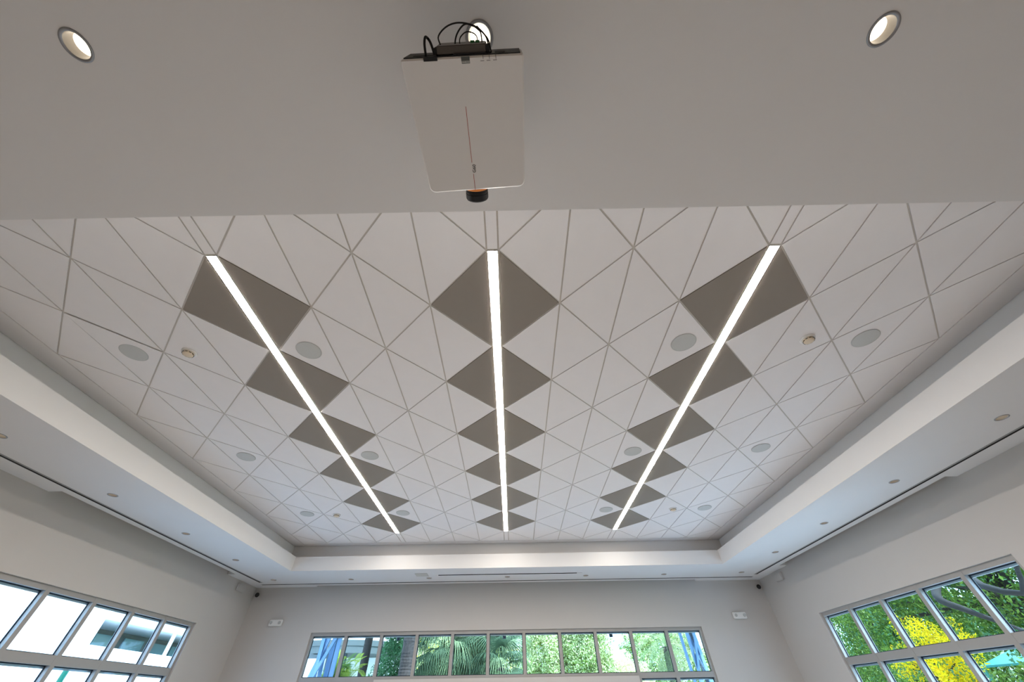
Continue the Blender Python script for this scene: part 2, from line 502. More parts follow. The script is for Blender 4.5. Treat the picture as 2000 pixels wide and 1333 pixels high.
def build_window(name, origin, ux, out, lines, cells, heads):
    root, bx, R, DEP, G = window(name, origin, ux, out, lines, cells)
    hw = 0.036
    n = len(lines)
    zlow = lambda k: min([c[0] for q in (k - 1, k) if 0 <= q < n - 1 for c in cells[q]]) - 0.05
    for k, a in enumerate(lines):
        a0 = a if k == 0 else a - hw
        a1 = a if k == n - 1 else a + hw
        if k == 0: a1 = a + 0.055
        if k == n - 1: a0 = a - 0.055
        bx(a0, a1, R, R + DEP, zlow(k), WIN_Z1, 'mullion' if 0 < k < n - 1 else 'jamb', M['frame'], root)
    for k in range(n - 1):
        a0 = lines[k] + (0.055 if k == 0 else hw); a1 = lines[k + 1] - (0.055 if k == n - 2 else hw)
        zs = sorted(cells[k])
        bars = [(zs[-1][1], WIN_Z1, 'head')] + [(zs[q][1], zs[q + 1][0], 'transom') for q in range(len(zs) - 1)] + [(zs[0][0] - 0.05, zs[0][0], 'sill')]
        for z0, z1, nm in bars:
            bx(a0, a1, R + 0.002, R + DEP - 0.002, z0, z1, nm, M['frame'], root)
        for z0, z1 in zs:
            p = bx(a0 - 0.004, a1 + 0.004, G, G + 0.008, z0 - 0.004, z1 + 0.004, 'pane', M['glass'], root)
            # rubber gasket round the pane and the pale outer face of the frame seen through it
            for nm, m, t, d0, d1 in (('gasket', M['gasket'], 0.013, G - 0.010, G - 0.001), ('outer_stop', M['ext_frame'], 0.012, G + 0.012, R + DEP + 0.01)):
                b = bmesh.new()
                O, U, N = Vector(origin), Vector(ux), Vector(out)
                ring = ((a0, a0 + t, z0, z1), (a1 - t, a1, z0, z1), (a0 + t, a1 - t, z1 - t, z1), (a0 + t, a1 - t, z0, z0 + t))
                for (aa0, aa1, zz0, zz1) in (ring if nm == 'gasket' else ((a0, a1, z1 - 0.036, z1),)):
                    vs = box(b, 0, 1, 0, 1, 0, 1)
                    for v in vs:
                        q = O + U * (aa0 + (aa1 - aa0) * v.co.x) + N * (d0 + (d1 - d0) * v.co.y)
                        v.co = (q.x, q.y, zz0 + (zz1 - zz0) * v.co.z)
                mesh_obj(nm, b, m, p)
    return root

side_lines = [0.84 * k for k in range(6)]
side_cells = [[(2.160, 2.815), (1.22, 2.050), (0.20, 1.11)] for _ in range(5)]
build_window('window_1', (-XW, WY0, 0), (0, 1, 0), (-1, 0, 0), side_lines, side_cells, None)
build_window('window_3', (XW, WY0, 0), (0, 1, 0), (1, 0, 0), side_lines, side_cells, None)
back_lines = [PITCH_B * k for k in range(12)]
back_cells = [([(2.072, 2.815), (1.10, 1.975), (0.20, 1.00)] if k in (0, 1, 9, 10) else [(2.072, 2.815)]) for k in range(11)]
build_window('window_2', (BX0, YW, 0), (1, 0, 0), (0, 1, 0), back_lines, back_cells, None)

# ================================================================== CEILING FITTINGS
# ---- linear lights
for k, where in ((-1, 'left'), (0, 'middle'), (1, 'right')):
    xc = k * (4 * D + LW)
    t = empty('linear_light', (xc, 0, HC))
    tag(t, {'left': 'long glowing linear ceiling light, leftmost of the three',
            'middle': 'long glowing linear ceiling light in the middle, pointing at the projector',
            'right': 'long glowing linear ceiling light, rightmost of the three'}[where], 'linear light', 'linear lights in the tiled ceiling')
    h = LW / 2 - 0.006
    b = bmesh.new(); box(b, -h + 0.005, h - 0.005, 0.012, 12 * D - 0.012, -0.004, 0.003)
    mesh_obj('diffuser', b, M['led'], t)
    b = bmesh.new()
    box(b, -h, -h + 0.0045, 0.004, 12 * D - 0.004, -0.002, 0.0095); box(b, h - 0.0045, h, 0.004, 12 * D - 0.004, -0.002, 0.0095)
    mesh_obj('housing', b, M['white_plastic'], t)
    for y in (0.004, 12 * D - 0.011):
        box_obj('end_cap', (-h, h, y, y + 0.007, -0.003, 0.0095), M['white_plastic'], t)

# ---- speakers
SPK = [(-4.15, 1.215, 'left', 0), (-2.155, 1.23, 'inl', 0), (-4.145, 3.63, 'left', 1), (-2.15, 3.66, 'inl', 1), (-4.15, 6.06, 'left', 2), (-2.15, 6.10, 'inl', 2),
       (2.123, 1.21, 'inr', 0), (4.18, 1.195, 'right', 0), (2.12, 3.67, 'inr', 1), (4.175, 3.63, 'right', 1), (2.125, 6.10, 'inr', 2), (4.19, 6.09, 'right', 2)]
bm = bmesh.new()
lathe(bm, [(0.137, 0.0), (0.139, -0.005), (0.134, -0.008), (0.129, -0.007)], 48)
sp_rim = bpy.data.meshes.new('rim'); bmesh.ops.recalc_face_normals(bm, faces=bm.faces[:]); bm.to_mesh(sp_rim); bm.free(); sp_rim.materials.append(M['grille_rim'])
bm = bmesh.new()
lathe(bm, [(0.1295, -0.0065), (0.09, -0.0085), (0.04, -0.0095), (0.004, -0.010)], 48, cap1=True)
sp_gr = bpy.data.meshes.new('grille'); bmesh.ops.recalc_face_normals(bm, faces=bm.faces[:]); bm.to_mesh(sp_gr); bm.free(); sp_gr.materials.append(M['grille'])
depth_words = ('nearest', 'middle', 'farthest')
row_words = {'left': 'of the three outside the left row of dark diamonds', 'inl': 'of the three just inside the left light',
             'inr': 'of the three just inside the right light', 'right': 'of the three outside the right row of dark diamonds'}
for x, y, r, k in SPK:
    t = empty('ceiling_speaker', (x, y, HC))
    tag(t, 'round grey ceiling speaker, ' + depth_words[k] + ' ' + row_words[r], 'speaker', 'round ceiling speakers')
    inst('rim', sp_rim, t); inst('grille', sp_gr, t)

# ---- smoke detectors
DET = [(-3.525, 1.23, 'cream smoke detector between speaker and nearest left dark diamond'), (-3.553, 6.13, 'cream smoke detector at far left of the tiled ceiling'),
       (3.52, 1.19, 'cream smoke detector between speaker and nearest right dark diamond'), (3.53, 6.11, 'cream smoke detector at far right of the tiled ceiling')]
for x, y, lab in DET:
    t = tag(empty('smoke_detector', (x, y, HC)), lab, 'smoke detector', 'smoke detectors in the tiled ceiling')
    b = bmesh.new(); lathe(b, [(0.078, 0.0), (0.078, -0.006), (0.070, -0.012), (0.055, -0.014)], 36, cap1=True)
    mesh_obj('base_plate', b, M['white_plastic'], t)
    b = bmesh.new(); lathe(b, [(0.056, -0.013), (0.058, -0.026), (0.052, -0.036), (0.036, -0.045), (0.006, -0.047)], 32, cap1=True)
    mesh_obj('dome', b, M['cream_plastic'], t, True)
    for k in range(10):
        a = 2 * math.pi * k / 10
        b = bmesh.new(); box(b, 0.0545, 0.0595, -0.012, 0.012, -0.032, -0.027)
        o = mesh_obj('vent', b, M['black'], t); o.rotation_euler = (0, 0, a)

# ---- recessed downlights
def dl_mesh(name, prof, m, **kw):
    b = bmesh.new(); lathe(b, prof, 40, **kw)
    me = bpy.data.meshes.new(name); bmesh.ops.recalc_face_normals(b, faces=b.faces[:]); b.to_mesh(me); b.free(); me.materials.append(m)
    for p in me.polygons: p.use_smooth = True
    return me
DL_TRIM = dl_mesh('trim_ring', [(R_OUT, 0.001), (R_OUT, -0.003), (R_OUT - 0.004, -0.005), (R_IN + 0.002, -0.004), (R_IN, 0.0)], M['trim_metal'])
DL_CONE = dl_mesh('reflector', [(R_IN, 0.0), (R_IN - 0.001, 0.018), (R_IN - 0.004, 0.038), (R_IN - 0.007, 0.055)], M['reflector'])
DL_LENS = dl_mesh('lens', [(R_IN - 0.006, 0.052), (R_IN - 0.025, 0.048), (0.004, 0.047)], M['lamp'], cap1=True)
DL_CAN = dl_mesh('can', [(R_IN + 0.004, 0.001), (R_IN + 0.004, 0.11), (0.003, 0.112)], M['dark'], cap1=True)
DLAB = ['bright round downlight in the near soffit, left of the projector', 'bright round downlight in the near soffit behind the projector cables', 'bright round downlight in the near soffit, right of the projector']
ordn = ('nearest', 'second nearest', 'third nearest', 'fourth nearest', 'fifth and farthest')
DLAB += [ordn[k] + ' recessed downlight in the left soffit' for k in range(5)]
DLAB += [ordn[k] + ' recessed downlight in the right soffit' for k in range(5)]
DLAB += [o_ + ' recessed downlight in the back soffit, counting from the left' for o_ in ('first', 'second', 'third', 'fourth', 'fifth')]
for (x, y), lab in zip(DOWN, DLAB):
    t = tag(empty('downlight', (x, y, ZS)), lab, 'downlight', 'recessed downlights in the soffit')
    for nm, me in (('trim_ring', DL_TRIM), ('reflector', DL_CONE), ('lens', DL_LENS), ('can', DL_CAN)):
        inst(nm, me, t)

# ---- linear slot diffusers along the soffit edge
for a, lab in zip(SLOTS, ('dark linear air slot along the left soffit beside the wall', 'dark linear air slot along the right soffit beside the wall', 'dark linear air slot along the back soffit beside the wall')):
    x0, x1, y0, y1 = a
    t = tag(empty('slot_diffuser', ((x0 + x1) / 2, (y0 + y1) / 2, ZS)), lab, 'air diffuser', 'linear air slots round the soffit')
    hx, hy = (x1 - x0) / 2, (y1 - y0) / 2
    b = bmesh.new()
    box(b, -hx - 0.002, hx + 0.002, -hy - 0.002, hy + 0.002, 0.07, 0.08)
    if hx < hy:
        box(b, -hx - 0.004, -hx, -hy, hy, 0.0005, 0.08); box(b, hx, hx + 0.004, -hy, hy, 0.0005, 0.08)
    else:
        box(b, -hx, hx, -hy - 0.004, -hy, 0.0005, 0.08); box(b, -hx, hx, hy, hy + 0.004, 0.0005, 0.08)
    mesh_obj('channel', b, M['dark'], t)
    s = 1 if x0 + x1 > 0 else -1
    if hx < hy: bb = (-0.021 - s * 0.017, 0.021 - s * 0.017, -hy, hy, 0.002, 0.06)
    else: bb = (-hx, hx, -0.036, 0.0, 0.002, 0.06)
    box_obj('blade', bb, M['slot_mid'], t)

# ---- projection screen slot, access panel, blank disc in back soffit
t = tag(empty('projection_screen', (0.01, 8.54, ZS)), 'long black recessed projection screen slot in the back soffit', 'screen slot')
x0, x1, y0, y1 = SCREEN
b = bmesh.new()
box(b, x0 - 0.012, x1 - 0.008, y0 - 8.54 - 0.002, y1 - 8.54 + 0.002, 0.05, 0.06)
for ya, yb in ((y0 - 8.545, y0 - 8.54), (y1 - 8.54, y1 - 8.535)): box(b, x0 - 0.01, x1 - 0.01, ya, yb, 0.0005, 0.06)
mesh_obj('case', b, M['black'], t)
b = bmesh.new(); lathe(b, [(0.028, x0), (0.028, x1 - 0.02)], 16, axis='X', c=(0, 0, 0.034), cap0=True, cap1=True)
mesh_obj('roller', b, M['black'], t)
for xx in (x0 - 0.13, x1 - 0.01):
    box_obj('end_bracket', (xx, xx + 0.12, -0.02, 0.02, -0.006, 0.0), M['white_plastic'], t)
t = tag(box_obj('access_panel', (-2.24, -1.94, 8.335, 8.60, ZS - 0.008, ZS), M['beige'], None, 0.003), 'small beige access panel beside the black screen slot', 'access panel')
b = bmesh.new(); lathe(b, [(0.045, 0.0), (0.045, -0.004), (0.038, -0.008), (0.005, -0.009)], 32, cap1=True)
tag(mesh_obj('sprinkler_cover', b, M['white_plastic'], None, False, (-5.845, 7.85, ZS)), 'small white round cover plate in the far left soffit', 'sprinkler cover')

# ---- emergency lights on the back wall
for x, lab in ((-5.81, 'white two lamp emergency light left of the back window'), (5.785, 'white two lamp emergency light right of the back window')):
    t = tag(empty('emergency_light', (x, YW, 3.08)), lab, 'emergency light', 'emergency lights on the back wall')
    b = bmesh.new(); box(b, -0.16, 0.16, -0.065, 0, -0.065, 0.065)
    bmesh.ops.bevel(b, geom=b.edges[:], offset=0.012, segments=3, affect='EDGES')
    mesh_obj('body', b, M['white_plastic'], t)
    for sx in (-0.105, 0.105):
        b = bmesh.new(); lathe(b, [(0.032, 0.0), (0.032, -0.018), (0.026, -0.022), (0.024, -0.012), (0.004, -0.011)], 24, axis='Y', c=(sx, -0.064, 0.0), cap1=True)
        mesh_obj('lamp_head', b, M['grille_rim'], t)
    box_obj('centre_plate', (-0.05, 0.05, -0.068, -0.064, -0.045, 0.045), M['white_plastic'], t, 0.002)

# ---- corner cameras and wall boxes
for s, lab in ((-1, 'small black round camera in the back left corner under the soffit'), (1, 'small black round camera in the back right corner under the soffit')):
    t = tag(empty('security_camera', (s * 6.56, YW, 3.66)), lab, 'camera', 'corner cameras')
    b = bmesh.new(); box(b, -0.03, 0.03, -0.012, 0, -0.03, 0.03)
    mesh_obj('wall_plate', b, M['white_plastic'], t)
    b = bmesh.new(); tube(b, [(0, -0.01, 0), (-s * 0.01, -0.05, 0)], 0.014, 10)
    mesh_obj('arm', b, M['black'], t)
    b = bmesh.new(); lathe(b, [(0.035, 0.05), (0.047, 0.03), (0.050, 0.0), (0.047, -0.02), (0.041, -0.024), (0.018, -0.02), (0.004, -0.02)], 28, axis='Y', cap0=True, cap1=True)
    o = mesh_obj('head', b, M['black'], t, True); o.location = (-s * 0.02, -0.085, 0.0); o.rotation_euler = (math.radians(18), 0, -s * math.radians(35))
for s, y, lab in ((-1, 8.83, 'white square junction box high on the left wall near the corner'), (1, 8.62, 'white square junction box high on the right wall near the corner')):
    t = tag(empty('wall_box', (s * XW, y, 3.695)), lab, 'wall box', 'square boxes high on the side walls')
    x0, x1 = sorted((0, -s * 0.045))
    b = bmesh.new(); box(b, x0, x1, -0.15, 0.15, -0.075, 0.075)
    bmesh.ops.bevel(b, geom=b.edges[:], offset=0.01, segments=2, affect='EDGES')
    mesh_obj('body', b, M['wall'], t)
    x0, x1 = sorted((-s * 0.045, -s * 0.052))
    box_obj('cover', (x0, x1, -0.13, 0.13, -0.06, 0.06), M['wall'], t, 0.002)

# ================================================================== PROJECTOR
ZB = ZS - 0.48
PR = empty('projector', (-0.03, -1.19, ZB))
tag(PR, 'white ceiling mounted projector hanging under the near soffit', 'projector')
PO = Vector((-0.03, -1.19, 0))
def rounded(poly, r, n=6):
    out = []
    k = len(poly)
    for i in range(k):
        p0, p1, p2 = (Vector(poly[(i + q - 1) % k]) for q in range(3))
        a = (p0 - p1).normalized(); c = (p2 - p1).normalized()
        s, e = p1 + a * r, p1 + c * r
        for q in range(n + 1):
            t_ = q / n
            out.append((1 - t_) ** 2 * s + 2 * t_ * (1 - t_) * p1 + t_ * t_ * e)
    return out
quad_ = [(-0.287, -1.450), (0.208, -1.463), (0.223, -0.948), (-0.250, -0.922)]
quad_ = [(p[0] - PO.x, p[1] - PO.y) for p in quad_]
def off_poly(poly, g): return inset(poly, g)
outline = [p for r_, q_ in ((0.012, (0, 1)), (0.034, (2, 3))) for i_, p in enumerate(rounded(quad_, r_)) if i_ // 7 in q_]
b = bmesh.new()
lo = off_poly([tuple(p) for p in outline], 0.006)
rows = [[(p.x, p.y, 0.0) for p in lo], [(p.x, p.y, 0.006) for p in outline], [(p.x, p.y, 0.172) for p in outline], [(p.x, p.y, 0.186) for p in off_poly([tuple(p) for p in outline], 0.012)]]
vr = [[b.verts.new(p) for p in r_] for r_ in rows]
n_ = len(outline)
b.faces.new(vr[0][::-1]); b.faces.new(vr[-1])
for A, B in zip(vr, vr[1:]):
    for k in range(n_): b.faces.new((A[k], A[(k + 1) % n_], B[(k + 1) % n_], B[k]))
casing = mesh_obj('casing', b, M['casing'], PR)
# dark rear connector panel, slightly proud of the back face
e0, e1 = Vector(quad_[0]), Vector(quad_[1])
ed = (e1 - e0).normalized(); en = Vector((ed.y, -ed.x))       # en points backwards (-y)
def rear(a0, a1, d0, d1, z0, z1, nm, m, parent=PR, bev=0):
    b = bmesh.new(); vs = box(b, 0, 1, 0, 1, 0, 1)
    for v in b.verts:
        p = e0 + ed * (a0 + (a1 - a0) * v.co.x) + en * (d0 + (d1 - d0) * v.co.y)
        v.co = (p.x, p.y, z0 + (z1 - z0) * v.co.z)
    if bev: bmesh.ops.bevel(b, geom=b.edges[:], offset=bev, segments=2, affect='EDGES')
    return mesh_obj(nm, b, m, parent)
rear(0.014, 0.482, -0.004, 0.004, 0.008, 0.165, 'rear_panel', M['casing_rear'])
for k in range(7): rear(0.05 + 0.055 * k, 0.09 + 0.055 * k, 0.003, 0.006, 0.03, 0.06, 'connector', M['dark'])
rear(0.095, 0.150, -0.010, 0.004, -0.003, 0.012, 'plug_clip', M['black'])
# lens with orange ring
lx, lz = -0.023 - PO.x, 0.078
fy = -0.934 - PO.y
b = bmesh.new(); lathe(b, [(0.066, -0.012), (0.066, 0.010), (0.062, 0.014), (0.052, 0.014)], 40, axis='Y', c=(lx, fy, lz), cap0=True)
lens_root = mesh_obj('lens_ring', b, M['orange'], PR)
b = bmesh.new(); lathe(b, [(0.053, 0.010), (0.0575, 0.030), (0.0555, 0.032), (0.0555, 0.038), (0.058, 0.040), (0.058, 0.066), (0.055, 0.072), (0.048, 0.072), (0.046, 0.060)], 40, axis='Y', c=(lx, fy, lz))
mesh_obj('lens_barrel', b, M['black'], PR)
b = bmesh.new(); lathe(b, [(0.047, 0.058), (0.03, 0.064), (0.004, 0.067)], 32, axis='Y', c=(lx, fy, lz), cap1=True)
mesh_obj('lens_glass', b, M['lens_glass'], PR, True)
# printed line, lettering, label, status marks on the visible face
def strip(x0, y0, x1, y1, wd, m, nm, z=-0.0008):
    a, c = Vector((x0 - PO.x, y0 - PO.y)), Vector((x1 - PO.x, y1 - PO.y))
    tdir = (c - a).normalized(); nn = Vector((-tdir.y, tdir.x)) * wd / 2
    b = bmesh.new(); prism(b, [a + nn, a - nn, c - nn, c + nn], z, 0.0)
    return mesh_obj(nm, b, m, PR)
strip(-0.0385, -1.288, -0.031, -1.063, 0.0022, M['red'], 'red_line')
strip(-0.0275, -1.012, -0.0245, -0.936, 0.0022, M['red'], 'red_line')
def text_mesh(name, body, size, m, parent, loc, rz, bold=0.0):
    cu = bpy.data.curves.new('txt', 'FONT'); cu.body = body; cu.size = size; cu.extrude = 0.0004; cu.offset = bold
    cu.align_x = 'CENTER'; cu.align_y = 'CENTER'
    tmp = bpy.data.objects.new('txt', cu); COL.objects.link(tmp)
    dg = bpy.context.evaluated_depsgraph_get(); dg.update()
    me = bpy.data.meshes.new_from_object(tmp.evaluated_get(dg))
    bpy.data.objects.remove(tmp)
    me.name = name; me.materials.clear(); me.materials.append(m)
    # face downwards, readable from below
    return inst(name, me, parent, loc, (math.pi, 0, rz))
text_mesh('lettering', 'G60', 0.0215, M['print'], PR, (-0.0215 - PO.x, -1.036 - PO.y, -0.0009), math.radians(-88), 0.0002)
b = bmesh.new(); prism(b, [(-0.042 - PO.x, -1.4555 - PO.y), (-0.008 - PO.x, -1.4565 - PO.y), (-0.0075 - PO.x, -1.442 - PO.y), (-0.041 - PO.x, -1.441 - PO.y)], -0.0012, 0.0)
lab_ = mesh_obj('label_plate', b, M['label_dark'], PR)
b = bmesh.new(); prism(b, [(-0.0405 - PO.x, -1.443 - PO.y), (-0.0075 - PO.x, -1.444 - PO.y), (-0.007 - PO.x, -1.434 - PO.y), (-0.040 - PO.x, -1.433 - PO.y)], -0.0013, 0.0)
mesh_obj('label_band', b, M['label_grey'], PR)
text_mesh('label_lettering', 'BARCO', 0.0085, M['print_white'], PR, (-0.024 - PO.x, -1.4385 - PO.y, -0.0017), math.radians(-2))
for k, xx in enumerate((0.045, 0.070, 0.096)):
    strip(xx, -1.4625, xx + 0.0015, -1.4475, 0.0018, M['print'], 'status_mark')
    strip(xx - 0.010, -1.4415 - 0.001 * k, xx + 0.005, -1.4422 - 0.001 * k, 0.003, M['print_grey'], 'status_caption', -0.0006)
# feet / mount: plate, pole and bracket above the casing
b = bmesh.new()
lathe(b, [(0.07, 0.48), (0.07, 0.468), (0.02, 0.462)], 28, c=(0.0, 0.0, 0.0), cap0=True, cap1=True)
lathe(b, [(0.0245, 0.465), (0.0245, 0.235)], 20, cap0=True, cap1=True)
mesh_obj('mount_pole', b, M['white_plastic'], PR)
b = bmesh.new(); box(b, -0.09, 0.09, -0.09, 0.09, 0.222, 0.236)
for a in (45, 135, 225, 315):
    ca, sa = math.cos(math.radians(a)), math.sin(math.radians(a))
    tube(b, [(0.05 * ca, 0.05 * sa, 0.226), (0.17 * ca, 0.17 * sa, 0.205), (0.20 * ca, 0.20 * sa, 0.184)], 0.010, 8)
mesh_obj('mount_bracket', b, M['white_plastic'], PR)

# ---- signal box clipped behind the projector, with plugs
def rw(a, dd, z):                 # rear-face coordinates -> world
    if dd > 0.04: dd = 0.04 + (dd - 0.04) * 0.62
    p = e0 + ed * a + en * dd
    return Vector((p.x + PO.x, p.y + PO.y, z + ZB))
SB = empty('signal_receiver_box', rw(0.245, 0.02, 0.05))
tag(SB, 'small grey metal signal box clipped to the back of the projector', 'signal box')
so = Vector(SB.location)
def sbox(a0, a1, d0, d1, z0, z1, nm, m, bev=0.0):
    b = bmesh.new(); vs = box(b, 0, 1, 0, 1, 0, 1)
    for v in b.verts: v.co = rw(a0 + (a1 - a0) * v.co.x, d0 + (d1 - d0) * v.co.y, z0 + (z1 - z0) * v.co.z) - so
    if bev: bmesh.ops.bevel(b, geom=b.edges[:], offset=bev, segments=1, affect='EDGES')
    return mesh_obj(nm, b, m, SB)
sbox(0.150, 0.345, 0.007, 0.034, 0.015, 0.135, 'box_body', M['zinc'], 0.002)
sbox(0.155, 0.340, 0.034, 0.036, 0.02, 0.13, 'box_lid', M['slot_mid'])
sbox(0.136, 0.150, 0.008, 0.028, 0.02, 0.09, 'mounting_ear', M['black'], 0.001)
sbox(0.345, 0.360, 0.008, 0.030, 0.02, 0.09, 'mounting_ear', M['black'], 0.001)
for a in (0.292, 0.312): sbox(a - 0.008, a + 0.008, 0.034, 0.045, 0.05, 0.075, 'green_plug', M['green_plug'])
sbox(0.215, 0.345, 0.006, 0.009, 0.006, 0.02, 'bracket_strip', M['black'])

# ---- cables: loops standing out behind the projector
def cable(pts, r, lab):
    b = bmesh.new(); tube(b, bezier([rw(*p) for p in pts], 40), r, 8)
    tag(mesh_obj('cable', b, M['black'], None, True), lab, 'cable', 'black cables behind the projector')
cable([(0.166, 0.034, 0.03), (0.160, 0.075, 0.05), (0.195, 0.118, 0.07), (0.245, 0.132, 0.08), (0.305, 0.112, 0.08), (0.345, 0.065, 0.06), (0.358, 0.016, 0.03)], 0.0028, 'thin black cable in the widest loop over the signal box')
cable([(0.224, 0.006, 0.02), (0.224, 0.05, 0.06), (0.240, 0.095, 0.08), (0.268, 0.124, 0.085), (0.300, 0.112, 0.085), (0.322, 0.09, 0.08)], 0.0032, 'black cable in the middle loop over the signal box')
cable([(0.246, 0.012, 0.02), (0.242, 0.05, 0.05), (0.255, 0.076, 0.06), (0.275, 0.088, 0.065), (0.300, 0.078, 0.065), (0.311, 0.060, 0.063), (0.312, 0.040, 0.062)], 0.0022, 'thin black cable in the smallest loop in front of the downlight')
cable([(0.318, 0.098, 0.08), (0.327, 0.078, 0.075), (0.330, 0.045, 0.06), (0.330, 0.034, 0.06)], 0.0028, 'short black cable hanging in front of the downlight')
cable([(0.312, 0.112, 0.085), (0.338, 0.075, 0.07), (0.356, 0.045, 0.05), (0.366, 0.006, 0.03)], 0.0028, 'black cable slanting down to the right end of the signal box')
cable([(0.103, 0.004, 0.02), (0.100, 0.04, 0.05), (0.104, 0.072, 0.07), (0.112, 0.06, 0.09), (0.122, 0.035, 0.08), (0.134, 0.004, 0.05)], 0.0050, 'thick black power cable looped at the left of the signal box')

# ================================================================== OUTSIDE
tag(box_obj('ground', (-60, 60, -20, 80, -0.35, -0.205), M['ground']), kind='structure')
tag(box_obj('lawn', (13.0, 60, -20, 80, -0.205, -0.15), M['lawn']), kind='structure')
tag(box_obj('lawn_back', (-9, 13.0, 16.0, 60, -0.205, -0.15), M['lawn']), kind='structure')

# ---- canopy over the back terrace, with lattice columns and hanging lights
cp = tag(empty('terrace_canopy', (0, 11.5, 0)), 'pale flat terrace canopy outside the back window', 'canopy')
box_obj('canopy_deck', (-6.4, 6.4, -1.7, 1.6, 3.72, 3.86), M['canopy'], cp)
for y in (-1.2, 1.35): box_obj('canopy_beam', (-6.4, 6.4, y, y + 0.12, 3.58, 3.72), M['blue_steel'], cp)
for x, lab in ((-3.05, 'dark hanging terrace lamp outside, leftmost of three'), (-0.12, 'dark hanging terrace lamp outside, middle of three'), (2.82, 'dark hanging terrace lamp outside, rightmost of three')):
    t = tag(empty('pendant_lamp', (x, 11.0, 2.86)), lab, 'lamp', 'hanging terrace lamps')
    b = bmesh.new(); lathe(b, [(0.045, 0.0), (0.048, 0.01), (0.048, 0.24), (0.02, 0.26)], 20, cap0=True, cap1=True); mesh_obj('lamp_body', b, M['dark_steel'], t)
    b = bmesh.new(); tube(b, [(0, 0, 0.25), (0, 0, 0.86)], 0.008, 8); mesh_obj('stem', b, M['dark_steel'], t)
def lattice(cx, cy, lab, members, m2):
    t = tag(empty('lattice_column', (cx, cy, -0.2)), lab, 'steel column', 'blue steel lattice columns outside')
    for (x0, z0, x1, z1, yy, wd, dk) in members:
        b = bmesh.new()
        a, c = Vector((x0, yy, z0 + 0.2)), Vector((x1, yy, z1 + 0.2))
        dv = (c - a).normalized(); nn = dv.cross(Vector((0, 1, 0))) * wd / 2; th = Vector((0, 0.03, 0))
        pts = [a - nn - th, a + nn - th, c + nn - th, c - nn - th]
        v1 = [b.verts.new(p) for p in pts]; v2 = [b.verts.new(p + th * 2) for p in pts]
        b.faces.new(v1); b.faces.new(v2[::-1])
        for k in range(4): b.faces.new((v1[k], v1[(k + 1) % 4], v2[(k + 1) % 4], v2[k]))
        mesh_obj('strut', b, M['dark_steel'] if dk else M['blue_steel'], t)
lattice(-5.45, 12.5, 'blue steel lattice column outside, left end of the back window',
        [(-0.28, -0.2, -0.28, 3.7, 0, 0.10, 0), (0.22, -0.2, 0.22, 3.7, 0, 0.12, 0), (-0.05, -0.2, -0.05, 3.7, 0.3, 0.13, 0),
         (-0.62, 1.6, 0.05, 3.7, 0.05, 0.10, 0), (-0.10, 1.5, -0.28, 3.7, 0.1, 0.10, 0), (-0.45, 1.9, 0.30, 3.5, -0.05, 0.08, 0), (0.1, 1.4, -0.05, 3.7, 0.35, 0.10, 1), (-0.42, 1.4, -0.42, 3.7, 0.35, 0.12, 1)], None)
lattice(5.62, 12.5, 'blue steel lattice column outside, right end of the back window',
        [(-0.20, -0.2, -0.38, 3.7, 0, 0.07, 0), (0.0, -0.2, -0.16, 3.7, 0, 0.08, 0), (0.34, -0.2, 0.02, 3.7, 0, 0.08, 0), (0.36, 1.6, -0.30, 3.7, 0.06, 0.07, 0),
         (-0.25, 1.6, 0.20, 3.7, -0.06, 0.06, 0), (0.22, 1.4, 0.06, 3.7, 0.3, 0.10, 1), (0.46, -0.2, 0.40, 3.7, 0.2, 0.08, 0)], None)

# ---- white building to the left
t = tag(empty('white_building', (-16, 14, -0.2)), 'sunlit white building with a shaded balcony outside the left window', 'building')
def part(nm, b_, m):
    x0, x1, y0, y1, z0, z1 = b_
    return box_obj(nm, (x0 + 16, x1 + 16, y0 - 14, y1 - 14, z0 + 0.2, z1 + 0.2), m, t)
part('wall', (-17.2, -16, -6, 15.75, -0.2, 8), M['white_wall'])
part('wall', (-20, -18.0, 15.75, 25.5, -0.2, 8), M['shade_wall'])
part('balcony_wall', (-16.25, -16, 15.75, 25.5, -0.2, 3.38), M['white_wall'])
part('balcony_slab', (-18.0, -15.9, 15.75, 25.5, 4.14, 4.42), M['grey_wall'])
part('upper_wall', (-16.3, -16, 15.75, 25.5, 4.42, 8), M['white_wall'])
part('end_wall', (-18.0, -16.3, 25.3, 25.5, -0.2, 8), M['white_wall'])
for k in range(5):
    y = 16.3 + k * 1.6
    part('balcony_window', (-17.99, -17.94, y, y + 1.2, 2.6, 3.98), M['teal_glass'])
t2 = tag(empty('white_post', (-11, 13.2, -0.2)), 'pale post standing outside the left window', 'post')
b = bmesh.new(); lathe(b, [(0.055, 0), (0.055, 4.6), (0.08, 4.65), (0.08, 4.8)], 20, cap0=True, cap1=True); mesh_obj('shaft', b, M['canopy'], t2)
t2 = tag(empty('green_post', (-11, 10.2, -0.2)), 'green pipe standing outside the left window', 'pipe')
b = bmesh.new(); lathe(b, [(0.06, 0), (0.06, 2.58), (0.07, 2.6), (0.02, 2.64)], 16, cap0=True, cap1=True); mesh_obj('pipe', b, M['green_pipe'], t2)
b = bmesh.new(); lathe(b, [(0.10, 0), (0.10, 0.06)], 16, cap0=True, cap1=True); mesh_obj('flange', b, M['green_pipe'], t2)

